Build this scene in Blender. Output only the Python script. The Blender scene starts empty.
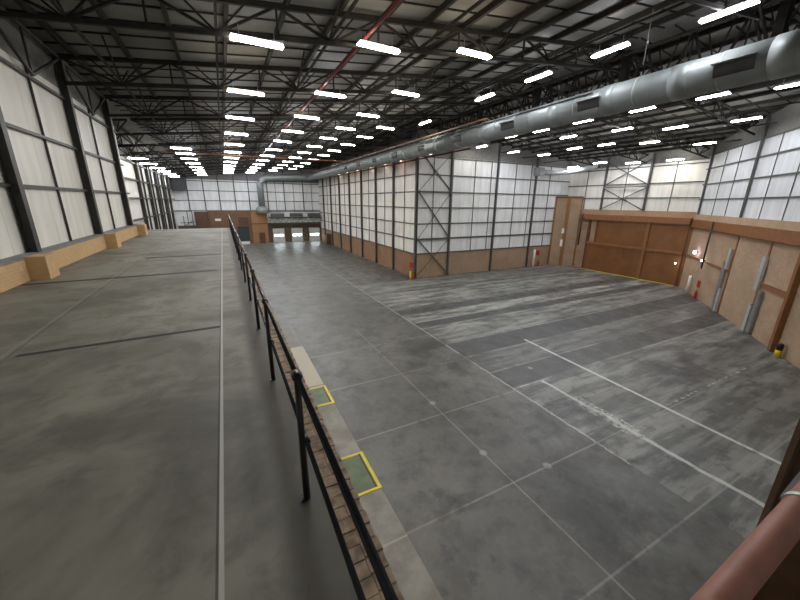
import bpy, bmesh, math, random
from mathutils import Vector, Matrix
random.seed(7)
C = bpy.context.scene.collection
# ------------------------------------------------------------------ materials
def new_mat(name):
    m = bpy.data.materials.new(name); m.use_nodes = True
    nt = m.node_tree; nt.nodes.clear()
    out = nt.nodes.new('ShaderNodeOutputMaterial'); b = nt.nodes.new('ShaderNodeBsdfPrincipled')
    nt.links.new(b.outputs[0], out.inputs[0])
    return m, nt, b
class N:
    """small node helper: values are sockets or floats"""
    def __init__(s, nt): s.nt = nt
    def put(s, sock, v):
        if isinstance(v, bpy.types.NodeSocket): s.nt.links.new(v, sock)
        else: sock.default_value = v
    def math(s, op, a, b=0.0, c=None, clamp=False):
        n = s.nt.nodes.new('ShaderNodeMath'); n.operation = op; n.use_clamp = clamp
        s.put(n.inputs[0], a); s.put(n.inputs[1], b)
        if c is not None: s.put(n.inputs[2], c)
        return n.outputs[0]
    def pos(s):
        g = s.nt.nodes.new('ShaderNodeNewGeometry'); x = s.nt.nodes.new('ShaderNodeSeparateXYZ')
        s.nt.links.new(g.outputs['Position'], x.inputs[0]); return x.outputs[0], x.outputs[1], x.outputs[2], g.outputs['Position']
    def comb(s, x, y, z):
        n = s.nt.nodes.new('ShaderNodeCombineXYZ')
        for i, v in enumerate((x, y, z)): s.put(n.inputs[i], v)
        return n.outputs[0]
    def noise(s, vec, scale, detail=4, rough=.55, dist=0.0):
        n = s.nt.nodes.new('ShaderNodeTexNoise'); s.put(n.inputs['Vector'], vec)
        n.inputs['Scale'].default_value = scale; n.inputs['Detail'].default_value = detail
        n.inputs['Roughness'].default_value = rough; n.inputs['Distortion'].default_value = dist
        return n.outputs[0]
    def ramp(s, v, lo, hi, a=0.0, b=1.0):
        n = s.nt.nodes.new('ShaderNodeMapRange'); n.interpolation_type = 'SMOOTHSTEP'
        s.put(n.inputs[0], v)
        for i, q in enumerate((lo, hi, a, b)): s.put(n.inputs[i+1], q)
        return n.outputs[0]
    def box(s, v, lo, hi, soft=.03):
        return s.math('MULTIPLY', s.ramp(v, lo-soft, lo+soft), s.ramp(v, hi-soft, hi+soft, 1.0, 0.0))
    def line(s, v, c, w, soft=.03):
        d = s.math('ABSOLUTE', s.math('SUBTRACT', v, c))
        return s.ramp(d, w*.5, w*.5+soft, 1.0, 0.0)
    def mul(s, *a):
        r = a[0]
        for b in a[1:]: r = s.math('MULTIPLY', r, b)
        return r
    def mix(s, f, a, b):
        n = s.nt.nodes.new('ShaderNodeMix'); n.data_type = 'RGBA'
        s.put(n.inputs[0], f); 
        for i, v in ((6, a), (7, b)):
            if isinstance(v, tuple): n.inputs[i].default_value = (*v, 1)
            else: s.nt.links.new(v, n.inputs[i])
        return n.outputs[2]
    def bump(s, b, h, strength=.2, dist=.02):
        n = s.nt.nodes.new('ShaderNodeBump'); n.inputs['Strength'].default_value = strength
        n.inputs['Distance'].default_value = dist; s.put(n.inputs['Height'], h)
        s.nt.links.new(n.outputs[0], b.inputs['Normal'])
def simple(name, col, rough=.6, metal=0.0, var=.15, scale=3.0, spec=.5):
    m, nt, b = new_mat(name); h = N(nt); x, y, z, P = h.pos()
    n = h.noise(P, scale, 5)
    c2 = tuple(min(1, c*(1+var)) for c in col); c1 = tuple(c*(1-var) for c in col)
    nt.links.new(h.mix(h.ramp(n, .3, .7), c1, c2), b.inputs['Base Color'])
    b.inputs['Roughness'].default_value = rough; b.inputs['Metallic'].default_value = metal
    b.inputs['Specular IOR Level'].default_value = spec
    return m
def emis(name, col, st):
    m, nt, b = new_mat(name); b.inputs['Base Color'].default_value = (*col, 1)
    b.inputs['Emission Color'].default_value = (*col, 1); b.inputs['Emission Strength'].default_value = st
    return m
def brick(name, c1, c2, mortar, ux=1.0, uy=1.0, bw=.23, rh=.086, ms=.012, stain=.35, flat=False):
    m, nt, b = new_mat(name); h = N(nt); x, y, z, P = h.pos()
    u = h.math('ADD', h.math('MULTIPLY', x, ux), h.math('MULTIPLY', y, uy))
    t = nt.nodes.new('ShaderNodeTexBrick'); nt.links.new(h.comb(u, z, 0.0), t.inputs['Vector'])
    t.inputs['Scale'].default_value = 1.0; t.inputs['Brick Width'].default_value = bw; t.inputs['Row Height'].default_value = rh
    t.inputs['Mortar Size'].default_value = ms; t.inputs['Mortar Smooth'].default_value = .3
    t.inputs['Color1'].default_value = (*c1, 1); t.inputs['Color2'].default_value = (*c2, 1); t.inputs['Mortar'].default_value = (*mortar, 1)
    n = h.noise(P, .55, 6, .6); n2 = h.noise(P, 6.0, 4)
    f = h.math('MULTIPLY', h.ramp(n, .35, .72), stain)
    c = h.mix(f, t.outputs[0], tuple(q*.5 for q in c1))
    c = h.mix(h.math('MULTIPLY', h.ramp(n2, .5, .75), .3), c, tuple(min(1, q*1.5) for q in c2))
    nt.links.new(c, b.inputs['Base Color']); b.inputs['Roughness'].default_value = .85
    h.bump(b, t.outputs['Fac'], -.3 if not flat else 0.0, .01)
    return m
def cladding(name, col, ux, uy, seam=1.5):
    """white insulation sheet hung in vertical widths behind the rails"""
    m, nt, b = new_mat(name); h = N(nt); x, y, z, P = h.pos()
    u = h.math('ADD', h.math('MULTIPLY', x, ux), h.math('MULTIPLY', y, uy))
    v = h.comb(h.math('MULTIPLY', u, 1.6), h.math('MULTIPLY', z, .22), 0.0)
    n = h.noise(v, 1.0, 5, .6, .3); n2 = h.noise(P, .35, 3)
    c = h.mix(h.ramp(n, .3, .7), tuple(q*.84 for q in col), col)
    c = h.mix(h.math('MULTIPLY', h.ramp(n2, .45, .75), .25), c, (col[0]*.8, col[1]*.78, col[2]*.7))
    fr = h.math('ABSOLUTE', h.math('SUBTRACT', h.math('FRACT', h.math('DIVIDE', u, seam)), .5))
    c = h.mix(h.math('MULTIPLY', h.ramp(fr, .0, .035, 1.0, 0.0), .25), c, (.25, .25, .23))
    nt.links.new(c, b.inputs['Base Color']); b.inputs['Roughness'].default_value = .55
    h.bump(b, n, .35, .06)
    return m
M = {}
M['clad_x'] = cladding('white_insulation_across', (.85, .87, .86), 1, 0)
M['clad_y'] = cladding('white_insulation_along', (.88, .85, .77), 0, 1)
M['clad_d'] = cladding('white_insulation_diagonal', (.82, .85, .87), .78, .626)
M['clad_l'] = cladding('white_insulation_left', (.88, .87, .79), 0, 1)
M['shade_grey_sheet'] = simple('shaded_grey_sheeting', (.20, .195, .18), .7)  # sheet above the lining; shade of the upper walls put into its grey
M['shade_dark_sheet'] = simple('shaded_dark_sheeting', (.06, .055, .05), .8)  # upper partition: the shade above the lamps is put into this dark colour
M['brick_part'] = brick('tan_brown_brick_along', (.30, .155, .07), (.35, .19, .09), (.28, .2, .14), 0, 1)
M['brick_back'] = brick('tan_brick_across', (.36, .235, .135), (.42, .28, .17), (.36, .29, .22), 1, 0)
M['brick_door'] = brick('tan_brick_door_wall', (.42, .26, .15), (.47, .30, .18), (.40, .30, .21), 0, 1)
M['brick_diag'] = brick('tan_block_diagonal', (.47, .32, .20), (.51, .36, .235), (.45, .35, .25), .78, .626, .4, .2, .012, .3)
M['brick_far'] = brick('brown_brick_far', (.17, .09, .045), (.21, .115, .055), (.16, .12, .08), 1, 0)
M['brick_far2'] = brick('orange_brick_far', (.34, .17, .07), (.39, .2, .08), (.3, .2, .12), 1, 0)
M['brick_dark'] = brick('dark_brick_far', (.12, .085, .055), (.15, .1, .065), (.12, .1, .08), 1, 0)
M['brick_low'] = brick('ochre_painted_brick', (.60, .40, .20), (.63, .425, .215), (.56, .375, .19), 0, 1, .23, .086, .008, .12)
M['stanchion'] = simple('brown_grey_stanchion', (.20, .135, .09), .6)
M['brick_pier'] = brick('tan_brick_near', (.48, .38, .25), (.55, .43, .29), (.13, .1, .07), 0, 1)
M['coping'] = simple('coping_brick', (.30, .22, .145), .9, 0, .4, 11.0)
M['roof_steel'] = simple('dark_roof_steel', (.022, .019, .015), .7, .0, .25, 3.0, .2)
M['purlin'] = simple('dark_purlin_steel', (.021, .018, .014), .7, .0, .25, 3.0, .2)
M['wall_steel'] = simple('grey_green_wall_steel', (.085, .09, .08), .55)
M['left_steel'] = simple('dark_wall_steel', (.045, .043, .036), .55)
M['brown_steel'] = simple('brown_painted_steel', (.27, .115, .042), .5, 0, .12)
M['door_orange'] = simple('orange_brown_door_sheet', (.22, .09, .028), .5, 0, .12, .8)
M['brown_frame'] = simple('dark_brown_frame', (.15, .065, .025), .5)
M['galv'] = simple('galvanised_steel', (.56, .6, .6), .4, .3, .1, 2)
M['duct'] = simple('round_duct_steel', (.24, .265, .26), .5, .3, .08, 1.2)
M['galv_flat'] = simple('dull_galvanised_steel', (.30, .31, .31), .5, .3, .15, 3)
M['grille'] = simple('dark_duct_grille', (.02, .022, .022), .5)
M['red'] = simple('red_paint', (.45, .02, .015), .4)
M['red_pipe'] = simple('dark_red_pipe_paint', (.14, .014, .010), .5)
M['pipe_orange'] = simple('faded_red_pipe', (.36, .155, .11), .5, 0, .2, 6)
M['black'] = simple('black_paint', (.012, .013, .014), .35, 0, .1)
M['rail'] = simple('glossy_black_handrail', (.028, .034, .042), .22, .3, .1, 3, .6)
M['yellow'] = simple('yellow_paint', (.75, .62, .02), .5, 0, .1)
M['green'] = simple('green_pit_cover', (.115, .165, .085), .5, 0, .2, 2)
M['white'] = simple('white_paint', (.8, .8, .78), .4, 0, .05)
M['lamp_body'] = simple('lamp_housing', (.6, .6, .62), .4, 0, .05)
M['door_white'] = simple('white_sectional_door', (.62, .63, .6), .4, 0, .05)
M['dock_green'] = simple('dark_green_door', (.02, .035, .03), .5)
M['timber'] = simple('brown_boarding', (.10, .05, .028), .6)
M['ledge'] = simple('grey_ledge', (.22, .22, .21), .7)
M['day'] = emis('daylit_glass', (.85, .93, 1.0), 9.0)
M['marker'] = emis('small_white_lamp', (1.0, .96, .9), 10.0)
M['violet'] = emis('violet_white_lamp', (.85, .7, 1.0), 14.0)
LS = 40.0
M['lamp_cool'] = emis('cool_lamp_diffuser', (.92, .93, 1.0), LS)
M['lamp_white'] = emis('white_lamp_diffuser', (1.0, .97, .90), LS)
M['lamp_warm'] = emis('warm_lamp_diffuser', (1.0, .86, .68), LS*.8)
M['lamp_pink'] = emis('pink_lamp_diffuser', (1.0, .55, .5), 3.5)
M['lamp_dim'] = emis('dim_warm_lamp_diffuser', (1.0, .82, .68), 4.0)
# roof sheeting
m, nt, b = new_mat('grey_roof_sheeting'); h = N(nt); x, y, z, P = h.pos()
n = h.noise(P, .5, 4); n2 = h.noise(h.comb(h.math('MULTIPLY', x, .3), h.math('MULTIPLY', y, 5.0), 0.0), 1.0, 3)
c = h.mix(h.ramp(n, .3, .7), (.12, .12, .105), (.185, .183, .162)); c = h.mix(h.math('MULTIPLY', h.ramp(n2, .4, .7), .25), c, (.10, .097, .085))
nt.links.new(c, b.inputs['Base Color']); b.inputs['Roughness'].default_value = .7; M['roof'] = m
# hall floor: power floated concrete, saw-cut joints, rubbed strips, worn white lines
m, nt, b = new_mat('hall_floor_concrete'); h = N(nt); x, y, z, P = h.pos()
big = h.noise(P, .16, 5, .6); mid = h.noise(P, .9, 6, .62); fine = h.noise(P, 5.0, 4)
strk = h.noise(h.comb(h.math('MULTIPLY', x, .22), h.math('MULTIPLY', y, 1.3), 0.0), 1.0, 7, .68, .25)
base = h.mix(h.ramp(big, .3, .7), (.090, .091, .082), (.160, .159, .140))
base = h.mix(h.math('MULTIPLY', h.ramp(mid, .45, .66), .55), base, (.065, .066, .062))
base = h.mix(h.math('MULTIPLY', h.ramp(fine, .45, .75), .2), base, (.2, .2, .19))
right = h.ramp(x, 11.97, 12.03)
nearr = h.math('MULTIPLY', right, h.ramp(y, 34.5, 34.7, 1.0, 0.0))
base = h.mix(h.math('MULTIPLY', nearr, .35), base, (.10, .108, .106))
# pale rubbed strips
for lo, hi, a in ((24.9, 30.0, .6), (21.35, 23.0, .95), (17.0, 20.0, .6), (-3.0, 10.7, .5), (12.6, 14.7, .4), (30.5, 34.5, .45)):
    k = h.mul(nearr, h.box(y, lo, hi, .25), h.ramp(strk, .42, .60), a)
    base = h.mix(k, base, (.42, .43, .39))
for lo, hi, a in ((23.2, 24.5, .65), (20.1, 21.15, .7), (14.8, 16.75, .8), (10.9, 12.5, .65), (12.6, 14.6, .3), (7.2, 8.6, .35), (3.4, 5.2, .3), (29.9, 30.4, .4)):
    k = h.mul(nearr, h.box(y, lo, hi, .04), h.ramp(mid, .25, .8, 1.0, .55), a)
    base = h.mix(k, base, (.045, .048, .052))
for c0, a in ((24.75, .5), (23.05, .6), (21.25, .5), (19.95, .6), (16.9, .6), (14.7, .5), (12.55, .45), (10.75, .8)):
    k = h.mul(nearr, h.line(y, c0, .06), h.ramp(strk, .38, .6), a)
    base = h.mix(k, base, (.5, .52, .48))
# far hall strips running away from the camera
far = h.ramp(y, 34.4, 34.6)
for lo, hi, a, col in ((1.0, 4.7, .35, (.26, .255, .235)), (6.4, 9.2, .25, (.24, .235, .22)), (9.4, 12.4, .2, (.24, .235, .22)), (15.3, 19.6, .5, (.06, .058, .055)), (4.8, 6.2, .35, (.08, .08, .075)), (12.7, 13.6, .4, (.08, .08, .075))):
    base = h.mix(h.mul(far, h.box(x, lo, hi, .12), h.ramp(mid, .2, .8, .5, 1.0), a), base, col)
# joints
J = (.33, .325, .30)
for c0 in (4.9, 9.2, 12.7, 16.2): base = h.mix(h.mul(far, h.line(x, c0, .05), .4), base, J)
left = h.ramp(x, 11.97, 12.03, 1.0, 0.0)
for c0, lo, hi in ((7.6, -4, 22),): base = h.mix(h.mul(h.line(x, c0, .035), h.box(y, lo, hi), .55), base, J)
wob = h.math('ADD', x, h.math('MULTIPLY', h.math('SUBTRACT', h.noise(P, 2.0, 4), .5), .25))
base = h.mix(h.mul(h.line(wob, 12.0, .07), h.ramp(y, 5.0, 5.2), .8), base, (.42, .42, .39))
base = h.mix(h.mul(h.line(x, 12.15, .18), h.box(y, 10.5, 34.0), h.ramp(strk, .42, .6), .5), base, (.04, .04, .04))
for c0, hi in ((3.05, 24.0), (6.35, 24.0), (10.6, 12.0), (14.6, 12.0), (18.7, 12.0)):
    base = h.mix(h.mul(h.line(y, c0, .035), h.ramp(x, hi-.1, hi, 1.0, 0.0), .55), base, J)
base = h.mix(h.mul(h.line(y, 34.4, .1), h.ramp(mid, .3, .6), .5), base, J)
base = h.mix(h.mul(h.line(x, 28.6, .05), nearr, h.ramp(strk, .4, .6), .4), base, J)
base = h.mix(h.mul(h.line(x, 20.3, .05), nearr, h.ramp(strk, .4, .6), .35), base, J)
# worn white lines
base = h.mix(h.mul(h.line(h.math('ADD', x, h.math('MULTIPLY', y, -.035)), 16.9, .15), h.box(y, 1.0, 15.2), .85), base, (.68, .70, .66))
w2 = h.math('ADD', x, h.math('MULTIPLY', h.math('SUBTRACT', h.noise(P, .8, 4), .5), .5))
base = h.mix(h.mul(h.line(w2, 14.0, .17), h.box(y, 1.0, 10.7), .8), base, (.62, .64, .6))
base = h.mix(h.mul(h.line(w2, 14.0, .7), h.box(y, 5.8, 8.6, .8), h.ramp(fine, .42, .6), .85), base, (.6, .61, .56))
base = h.mix(h.mul(h.box(x, 17.5, 26.0, 2.0), h.line(h.math('ADD', y, h.math('MULTIPLY', fine, .3)), 6.7, .08), h.ramp(fine, .5, .56), .8), base, (.6, .6, .57))
for cx, cy in ((7.65, 11.5), (7.61, 7.9), (9.25, 6.38), (14.5, 12.0)):
    dx = h.math('SUBTRACT', x, cx); dy = h.math('SUBTRACT', y, cy)
    rr = h.math('SQRT', h.math('ADD', h.math('MULTIPLY', dx, dx), h.math('MULTIPLY', dy, dy)))
    base = h.mix(h.mul(h.ramp(rr, .08, .2, 1.0, 0.0), .6), base, (.42, .42, .39))
blot = h.noise(P, .55, 6, .65, .4)
for cx, cy, rad in ((10.6, 15.5, 4.2), (12.6, 8.0, 2.6), (5.2, 7.2, 2.4), (22.5, 9.0, 4.0), (9.5, 4.0, 2.5)):
    dx = h.math('SUBTRACT', x, cx); dy = h.math('SUBTRACT', y, cy)
    rr = h.math('SQRT', h.math('ADD', h.math('MULTIPLY', dx, dx), h.math('MULTIPLY', dy, dy)))
    base = h.mix(h.mul(h.ramp(rr, rad*.3, rad, 1.0, 0.0), h.ramp(blot, .42, .6), .65), base, (.035, .037, .036))
smud = h.noise(P, 1.7, 8, .7, .2)
base = h.mix(h.mul(h.ramp(smud, .52, .64), h.ramp(blot, .38, .6), h.ramp(y, 24.0, 34.0, 1.0, .25), .6), base, (.042, .044, .042))
base = h.mix(h.mul(h.ramp(smud, .50, .36), h.ramp(blot, .6, .4), .22), base, (.24, .235, .21))
# tyre scuffs and oil marks
sc = h.noise(h.comb(h.math('MULTIPLY', x, 1.3), h.math('MULTIPLY', y, .8), 3.0), 1.0, 8, .75, 1.2)
zone = h.math('MULTIPLY', h.ramp(h.math('ABSOLUTE', h.math('SUBTRACT', x, 10.5)), 1.0, 6.0, 1.0, .15), h.ramp(y, 18.0, 26.0, 1.0, .3))
base = h.mix(h.mul(h.ramp(sc, .54, .66), zone, .4), base, (.040, .042, .042))
nt.links.new(base, b.inputs['Base Color'])
nt.links.new(h.ramp(mid, .3, .7, .30, .5), b.inputs['Roughness']); M['floor'] = m
# deck
m, nt, b = new_mat('deck_concrete'); h = N(nt); x, y, z, P = h.pos()
big = h.noise(P, .45, 6, .6, .8); mid = h.noise(P, 1.8, 6, .65, .5); fine = h.noise(P, 9, 4)
base = h.mix(h.ramp(big, .3, .7), (.125, .119, .088), (.31, .295, .23))
base = h.mix(h.math('MULTIPLY', h.ramp(mid, .45, .65), .5), base, (.085, .085, .064))
base = h.mix(h.math('MULTIPLY', h.ramp(fine, .5, .75), .15), base, (.25, .245, .21))
for yc, x0, x1, w in ((6.22, -2.8, -.27, .075), (11.72, -5.0, -.4, .18), (15.35, -2.8, -.2, .24)):
    yy = h.math('ADD', y, h.math('MULTIPLY', x, -.03))
    base = h.mix(h.mul(h.line(yy, yc+.04, w), h.box(x, x0, x1), 1.0), base, (.006, .006, .006))
base = h.mix(h.mul(h.line(x, -.262, .022, .008), .85), base, (.58, .58, .5))
base = h.mix(h.mul(h.line(x, -.285, .010, .006), .7), base, (.03, .03, .025))
base = h.mix(h.mul(h.line(x, -2.95, .02, .012), .45), base, (.34, .33, .29)); base = h.mix(h.mul(h.line(x, -2.88, .014, .01), .6), base, (.05, .05, .04))
wobx = h.math('ADD', x, h.math('MULTIPLY', h.math('SUBTRACT', big, .5), .3))
base = h.mix(h.mul(h.ramp(wobx, .02, .20), h.ramp(mid, .3, .7, 1.0, .75), .88), base, (.045, .036, .022))
nt.links.new(base, b.inputs['Base Color']); b.inputs['Roughness'].default_value = .6; M['deck'] = m
m, nt, b = new_mat('pale_kerb_concrete'); h = N(nt); x, y, z, P = h.pos()
base = h.mix(h.ramp(h.noise(P, 1.2, 6, .65), .3, .7), (.22, .215, .185), (.36, .35, .30))
base = h.mix(h.box(y, 15.4, 20.6, .02), base, (.50, .47, .38)); base = h.mix(h.mul(h.ramp(y, 20.5, 20.7), .5), base, (.2, .2, .19))
base = h.mix(h.mul(h.line(y, 6.3, .03), .6), base, (.5, .5, .45))
nt.links.new(base, b.inputs['Base Color']); b.inputs['Roughness'].default_value = .7; M['kerb'] = m
# ------------------------------------------------------------------ mesh helpers
def box(bm, x0, x1, y0, y1, z0, z1):
    v = [bm.verts.new(p) for p in ((x0,y0,z0),(x1,y0,z0),(x1,y1,z0),(x0,y1,z0),(x0,y0,z1),(x1,y0,z1),(x1,y1,z1),(x0,y1,z1))]
    for f in ((0,3,2,1),(4,5,6,7),(0,1,5,4),(1,2,6,5),(2,3,7,6),(3,0,4,7)): bm.faces.new([v[i] for i in f])
    return bm
def prism(bm, pts, z0, z1):
    a = [bm.verts.new((p[0], p[1], z0)) for p in pts]; b_ = [bm.verts.new((p[0], p[1], z1)) for p in pts]
    n = len(pts); bm.faces.new(a[::-1]); bm.faces.new(b_)
    for i in range(n): bm.faces.new((a[i], a[(i+1)%n], b_[(i+1)%n], b_[i]))
    return bm
def beam(bm, p, q, w=.1, d=None, up=(0,0,1)):
    p = Vector(p); q = Vector(q); d = d or w; a = (q-p).normalized(); u = Vector(up)
    if abs(a.dot(u)) > .97: u = Vector((1,0,0)) if abs(a.x) < .9 else Vector((0,1,0))
    s = a.cross(u).normalized(); t = s.cross(a).normalized()
    c = [(s*i*w/2 + t*j*d/2) for i, j in ((-1,-1),(1,-1),(1,1),(-1,1))]
    A = [bm.verts.new(p+k) for k in c]; B = [bm.verts.new(q+k) for k in c]
    bm.faces.new(A); bm.faces.new(B[::-1])
    for i in range(4): bm.faces.new((A[i], B[i], B[(i+1)%4], A[(i+1)%4]))
    return bm
def tube(bm, pts, r, seg=12, cap=True):
    pts = [Vector(p) for p in pts]; rings = []
    for i, p in enumerate(pts):
        a = (pts[min(i+1, len(pts)-1)] - pts[max(i-1, 0)]).normalized()
        u = Vector((0,0,1)) if abs(a.z) < .9 else Vector((0,1,0))
        s = a.cross(u).normalized(); t = s.cross(a).normalized()
        rr = r[i] if isinstance(r, (list, tuple)) else r
        rings.append([bm.verts.new(p + s*rr*math.cos(k*2*math.pi/seg) + t*rr*math.sin(k*2*math.pi/seg)) for k in range(seg)])
    for A, B in zip(rings, rings[1:]):
        for k in range(seg): 
            f = bm.faces.new((A[k], B[k], B[(k+1)%seg], A[(k+1)%seg])); f.smooth = True
    if cap: bm.faces.new(rings[0]); bm.faces.new(rings[-1][::-1])
    return bm
def isec(bm, p, q, w, d, axis, t=.02):
    """I section: flanges apart along `axis`"""
    ax = Vector(axis)
    for s in (-1, 1): beam(bm, Vector(p)+ax*s*(d/2-t/2), Vector(q)+ax*s*(d/2-t/2), w, t, up=axis)
    beam(bm, p, q, t, d-2*t, up=axis); return bm
def nb(): return bmesh.new()
def mk(name, bm, mat, parent=None, origin=None):
    bmesh.ops.recalc_face_normals(bm, faces=bm.faces)
    if parent is not None: org = Vector(parent['_o'])
    elif origin is not None: org = Vector(origin)
    else:
        xs = [v.co.x for v in bm.verts]; ys = [v.co.y for v in bm.verts]; zs = [v.co.z for v in bm.verts]
        org = Vector(((min(xs)+max(xs))/2, (min(ys)+max(ys))/2, min(zs)))
    for v in bm.verts: v.co -= org
    me = bpy.data.meshes.new(name); bm.to_mesh(me); bm.free()
    me.materials.append(M[mat]); o = bpy.data.objects.new(name, me); C.objects.link(o)
    o['_o'] = tuple(org)
    if parent is not None: o.parent = parent
    else: o.location = org
    return o
def tag(o, label, cat, group=None):
    o['label'] = label; o['category'] = cat
    if group: o['group'] = group
    return o
def thing(name, label, cat, loc, group=None):
    o = bpy.data.objects.new(name, None); C.objects.link(o); o.location = loc; o['_o'] = tuple(loc)
    o.empty_display_size = .2
    return tag(o, label, cat, group)
def struct(name, bm, mat, parent=None):
    o = mk(name, bm, mat, parent, origin=(0,0,0) if parent is None else None)
    if parent is None: o['kind'] = 'structure'
    return o
def dup(root, delta, label):
    r = root.copy(); C.objects.link(r); r.location = root.location + Vector(delta); r['label'] = label
    for ch in list(root.children):
        c = ch.copy(); C.objects.link(c); c.parent = r
        for g in list(ch.children):
            d = g.copy(); C.objects.link(d); d.parent = c
    return r
ORD = ['first','second','third','fourth','fifth','sixth','seventh','eighth','ninth','tenth','eleventh','twelfth','thirteenth','fourteenth','fifteenth','sixteenth','seventeenth','eighteenth','nineteenth','twentieth','twenty-first','twenty-second','twenty-third','twenty-fourth','twenty-fifth','twenty-sixth','twenty-seventh','twenty-eighth','twenty-ninth','thirtieth']
# ------------------------------------------------------------------ dimensions (metres, camera at the origin)
FZ = -9.0; DZ = -2.1; YF = 81.0; XP = 20.1; YB = 35.3; XR = 45.8; XL = -5.15; XL2 = -8.4
def zt(x): return 6.0+.11*x if x < 20 else 8.2-.089*(x-20)          # roof sheeting
def zb(x): return zt(x)-1.15                                       # truss bottom chord
DA = Vector((XR, 19.0)); DU = Vector((-.78, -.6258)).normalized(); DN = Vector((DU.y, -DU.x)); 
if DN.dot(-DA) < 0: DN = -DN
def D(s, d, z): p = DA + DU*s + DN*d; return Vector((p.x, p.y, z))    # s along the diagonal wall, d out into the hall
def dbox(bm, s0, s1, d0, d1, z0, z1):
    q = [D(s0,d0,0), D(s1,d0,0), D(s1,d1,0), D(s0,d1,0)]; return prism(bm, [(a.x, a.y) for a in q], z0, z1)
# ------------------------------------------------------------------ shell
bm = nb(); prism(bm, [(.5,-4),(22,-4),(46.3,18.7),(46.3,35.8),(20.6,35.8),(20.6,81.5),(-8.8,81.5),(-8.8,30.0),(.5,30.0)], FZ-.3, FZ)
struct('floor', bm, 'floor')
bm = nb(); prism(bm, [(-5.5,-4),(.415,-4),(.415,30.2),(-8.4,30.2),(-8.4,27.1),(-5.5,27.1)], DZ-.35, DZ); struct('floor_deck', bm, 'deck')
bm = nb(); box(bm, .42, .63, -4, 30.2, FZ, DZ-.085); box(bm, -8.4, .42, 29.9, 30.2, FZ, DZ-.35); struct('wall_deck', bm, 'brick_part')
# ceiling : two slopes
bm = nb()
def slab(bm, x0, x1, y0, y1, t=.12):
    v = [bm.verts.new(p) for p in ((x0,y0,zt(x0)),(x1,y0,zt(x1)),(x1,y1,zt(x1)),(x0,y1,zt(x0)),(x0,y0,zt(x0)+t),(x1,y0,zt(x1)+t),(x1,y1,zt(x1)+t),(x0,y1,zt(x0)+t))]
    for f in ((0,3,2,1),(4,5,6,7),(0,1,5,4),(1,2,6,5),(2,3,7,6),(3,0,4,7)): bm.faces.new([v[i] for i in f])
slab(bm, -8.9, 20, -4.2, 81.6); slab(bm, 20, 46.4, -4.2, 35.9); slab(bm, 20, 21, 35.9, 81.6)
struct('ceiling', bm, 'roof')
WT = 4.95   # top of white lining
def wall_box(name, x0, x1, y0, y1, rows):
    root = None
    for i, (z0, z1, mat) in enumerate(rows):
        bm = nb(); box(bm, x0, x1, y0, y1, z0, z1)
        if root is None: root = struct(name, bm, mat)
        else: struct('sheeting' if 'sheet' in mat else 'lining', bm, mat, root)
    return root
wall_box('wall_left', XL-.2, XL, -4, 27, [(DZ, -1.55, 'brick_low'), (-1.55, 4.1, 'clad_l'), (4.1, zt(XL)+.05, 'shade_grey_sheet')])
wall_box('wall_left_far', XL2-.2, XL2, 27, YF+.2, [(FZ, -6.0, 'brick_far'), (-6.0, 4.1, 'clad_l'), (4.1, zt(XL2)+.05, 'shade_grey_sheet')])
wall_box('wall_left_return', XL2, XL-.2, 27.0, 27.2, [(FZ, 4.1, 'clad_x'), (4.1, zt(XL2)+.05, 'shade_grey_sheet')])
r = wall_box('wall_far', XL2, XP+.2, YF, YF+.2, [(FZ, -5.0, 'brick_dark'), (-5.0, 3.9, 'clad_x'), (3.9, zt(-8)+.0, 'shade_grey_sheet')])
bm = nb(); prism_pts = [(XL2, zt(XL2)-.04), (XP, zt(XP)-.04)]
v = [bm.verts.new(p) for p in ((XL2,YF,5.07),(XP,YF,5.07),(XP,YF,zt(XP)),(XL2,YF,zt(XL2)),(XL2,YF+.2,5.07),(XP,YF+.2,5.07),(XP,YF+.2,zt(XP)),(XL2,YF+.2,zt(XL2)))]
for f in ((0,3,2,1),(4,5,6,7),(0,1,5,4),(1,2,6,5),(2,3,7,6),(3,0,4,7)): bm.faces.new([v[i] for i in f])
struct('gable_sheeting', bm, 'shade_grey_sheet', r)
wall_box('wall_partition', XP, XP+.2, YB+.2, YF, [(FZ, -6.0, 'brick_part'), (-6.0, 4.9, 'clad_y'), (4.9, 8.18, 'shade_dark_sheet')])
wall_box('wall_back', XP, XR+.3, YB, YB+.2, [(FZ, -6.05, 'brick_back'), (-6.05, 5.05, 'clad_x'), (5.05, 5.8, 'shade_grey_sheet')])
bm = nb(); prism(bm, [(XP, YB), (XR, YB), (XR, YB+.2), (XP, YB+.2)], 5.8, 5.82)
for vv in list(bm.verts):
    if vv.co.z > 5.81: vv.co.z = zt(vv.co.x)
struct('wall_back_gable', bm, 'shade_grey_sheet')
wall_box('wall_door_side', XR, XR+.2, 19.0, YB, [(FZ, -.78, 'brick_door'), (-.78, 4.6, 'clad_y'), (4.6, zt(XR)+.05, 'shade_grey_sheet')])
def dwall(name, s0, s1, rows):
    root = None
    for z0, z1, mat in rows:
        bm = nb(); dbox(bm, s0, s1, -.2, 0, z0, z1)
        if mat == 'shade_grey_sheet':
            for vv in bm.verts:
                if vv.co.z > z1-.01: vv.co.z = zt(vv.co.x)+.03
        if root is None: root = struct(name, bm, mat)
        else: struct('lining' if 'clad' in mat else 'sheeting', bm, mat, root)
dwall('wall_diagonal', 0, 33, [(FZ, -.95, 'brick_diag'), (-.95, 4.9, 'clad_d'), (4.9, 6.0, 'shade_grey_sheet')])
bm = nb(); box(bm, -5.4, 22, -4.2, -4.0, FZ, 7.5); struct('wall_near', bm, 'clad_x')
# kerb strip beside the brick wall
bm = nb(); box(bm, .64, 3.53, -4, 25.0, FZ, FZ+.015); struct('trim_kerb', bm, 'kerb')
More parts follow.
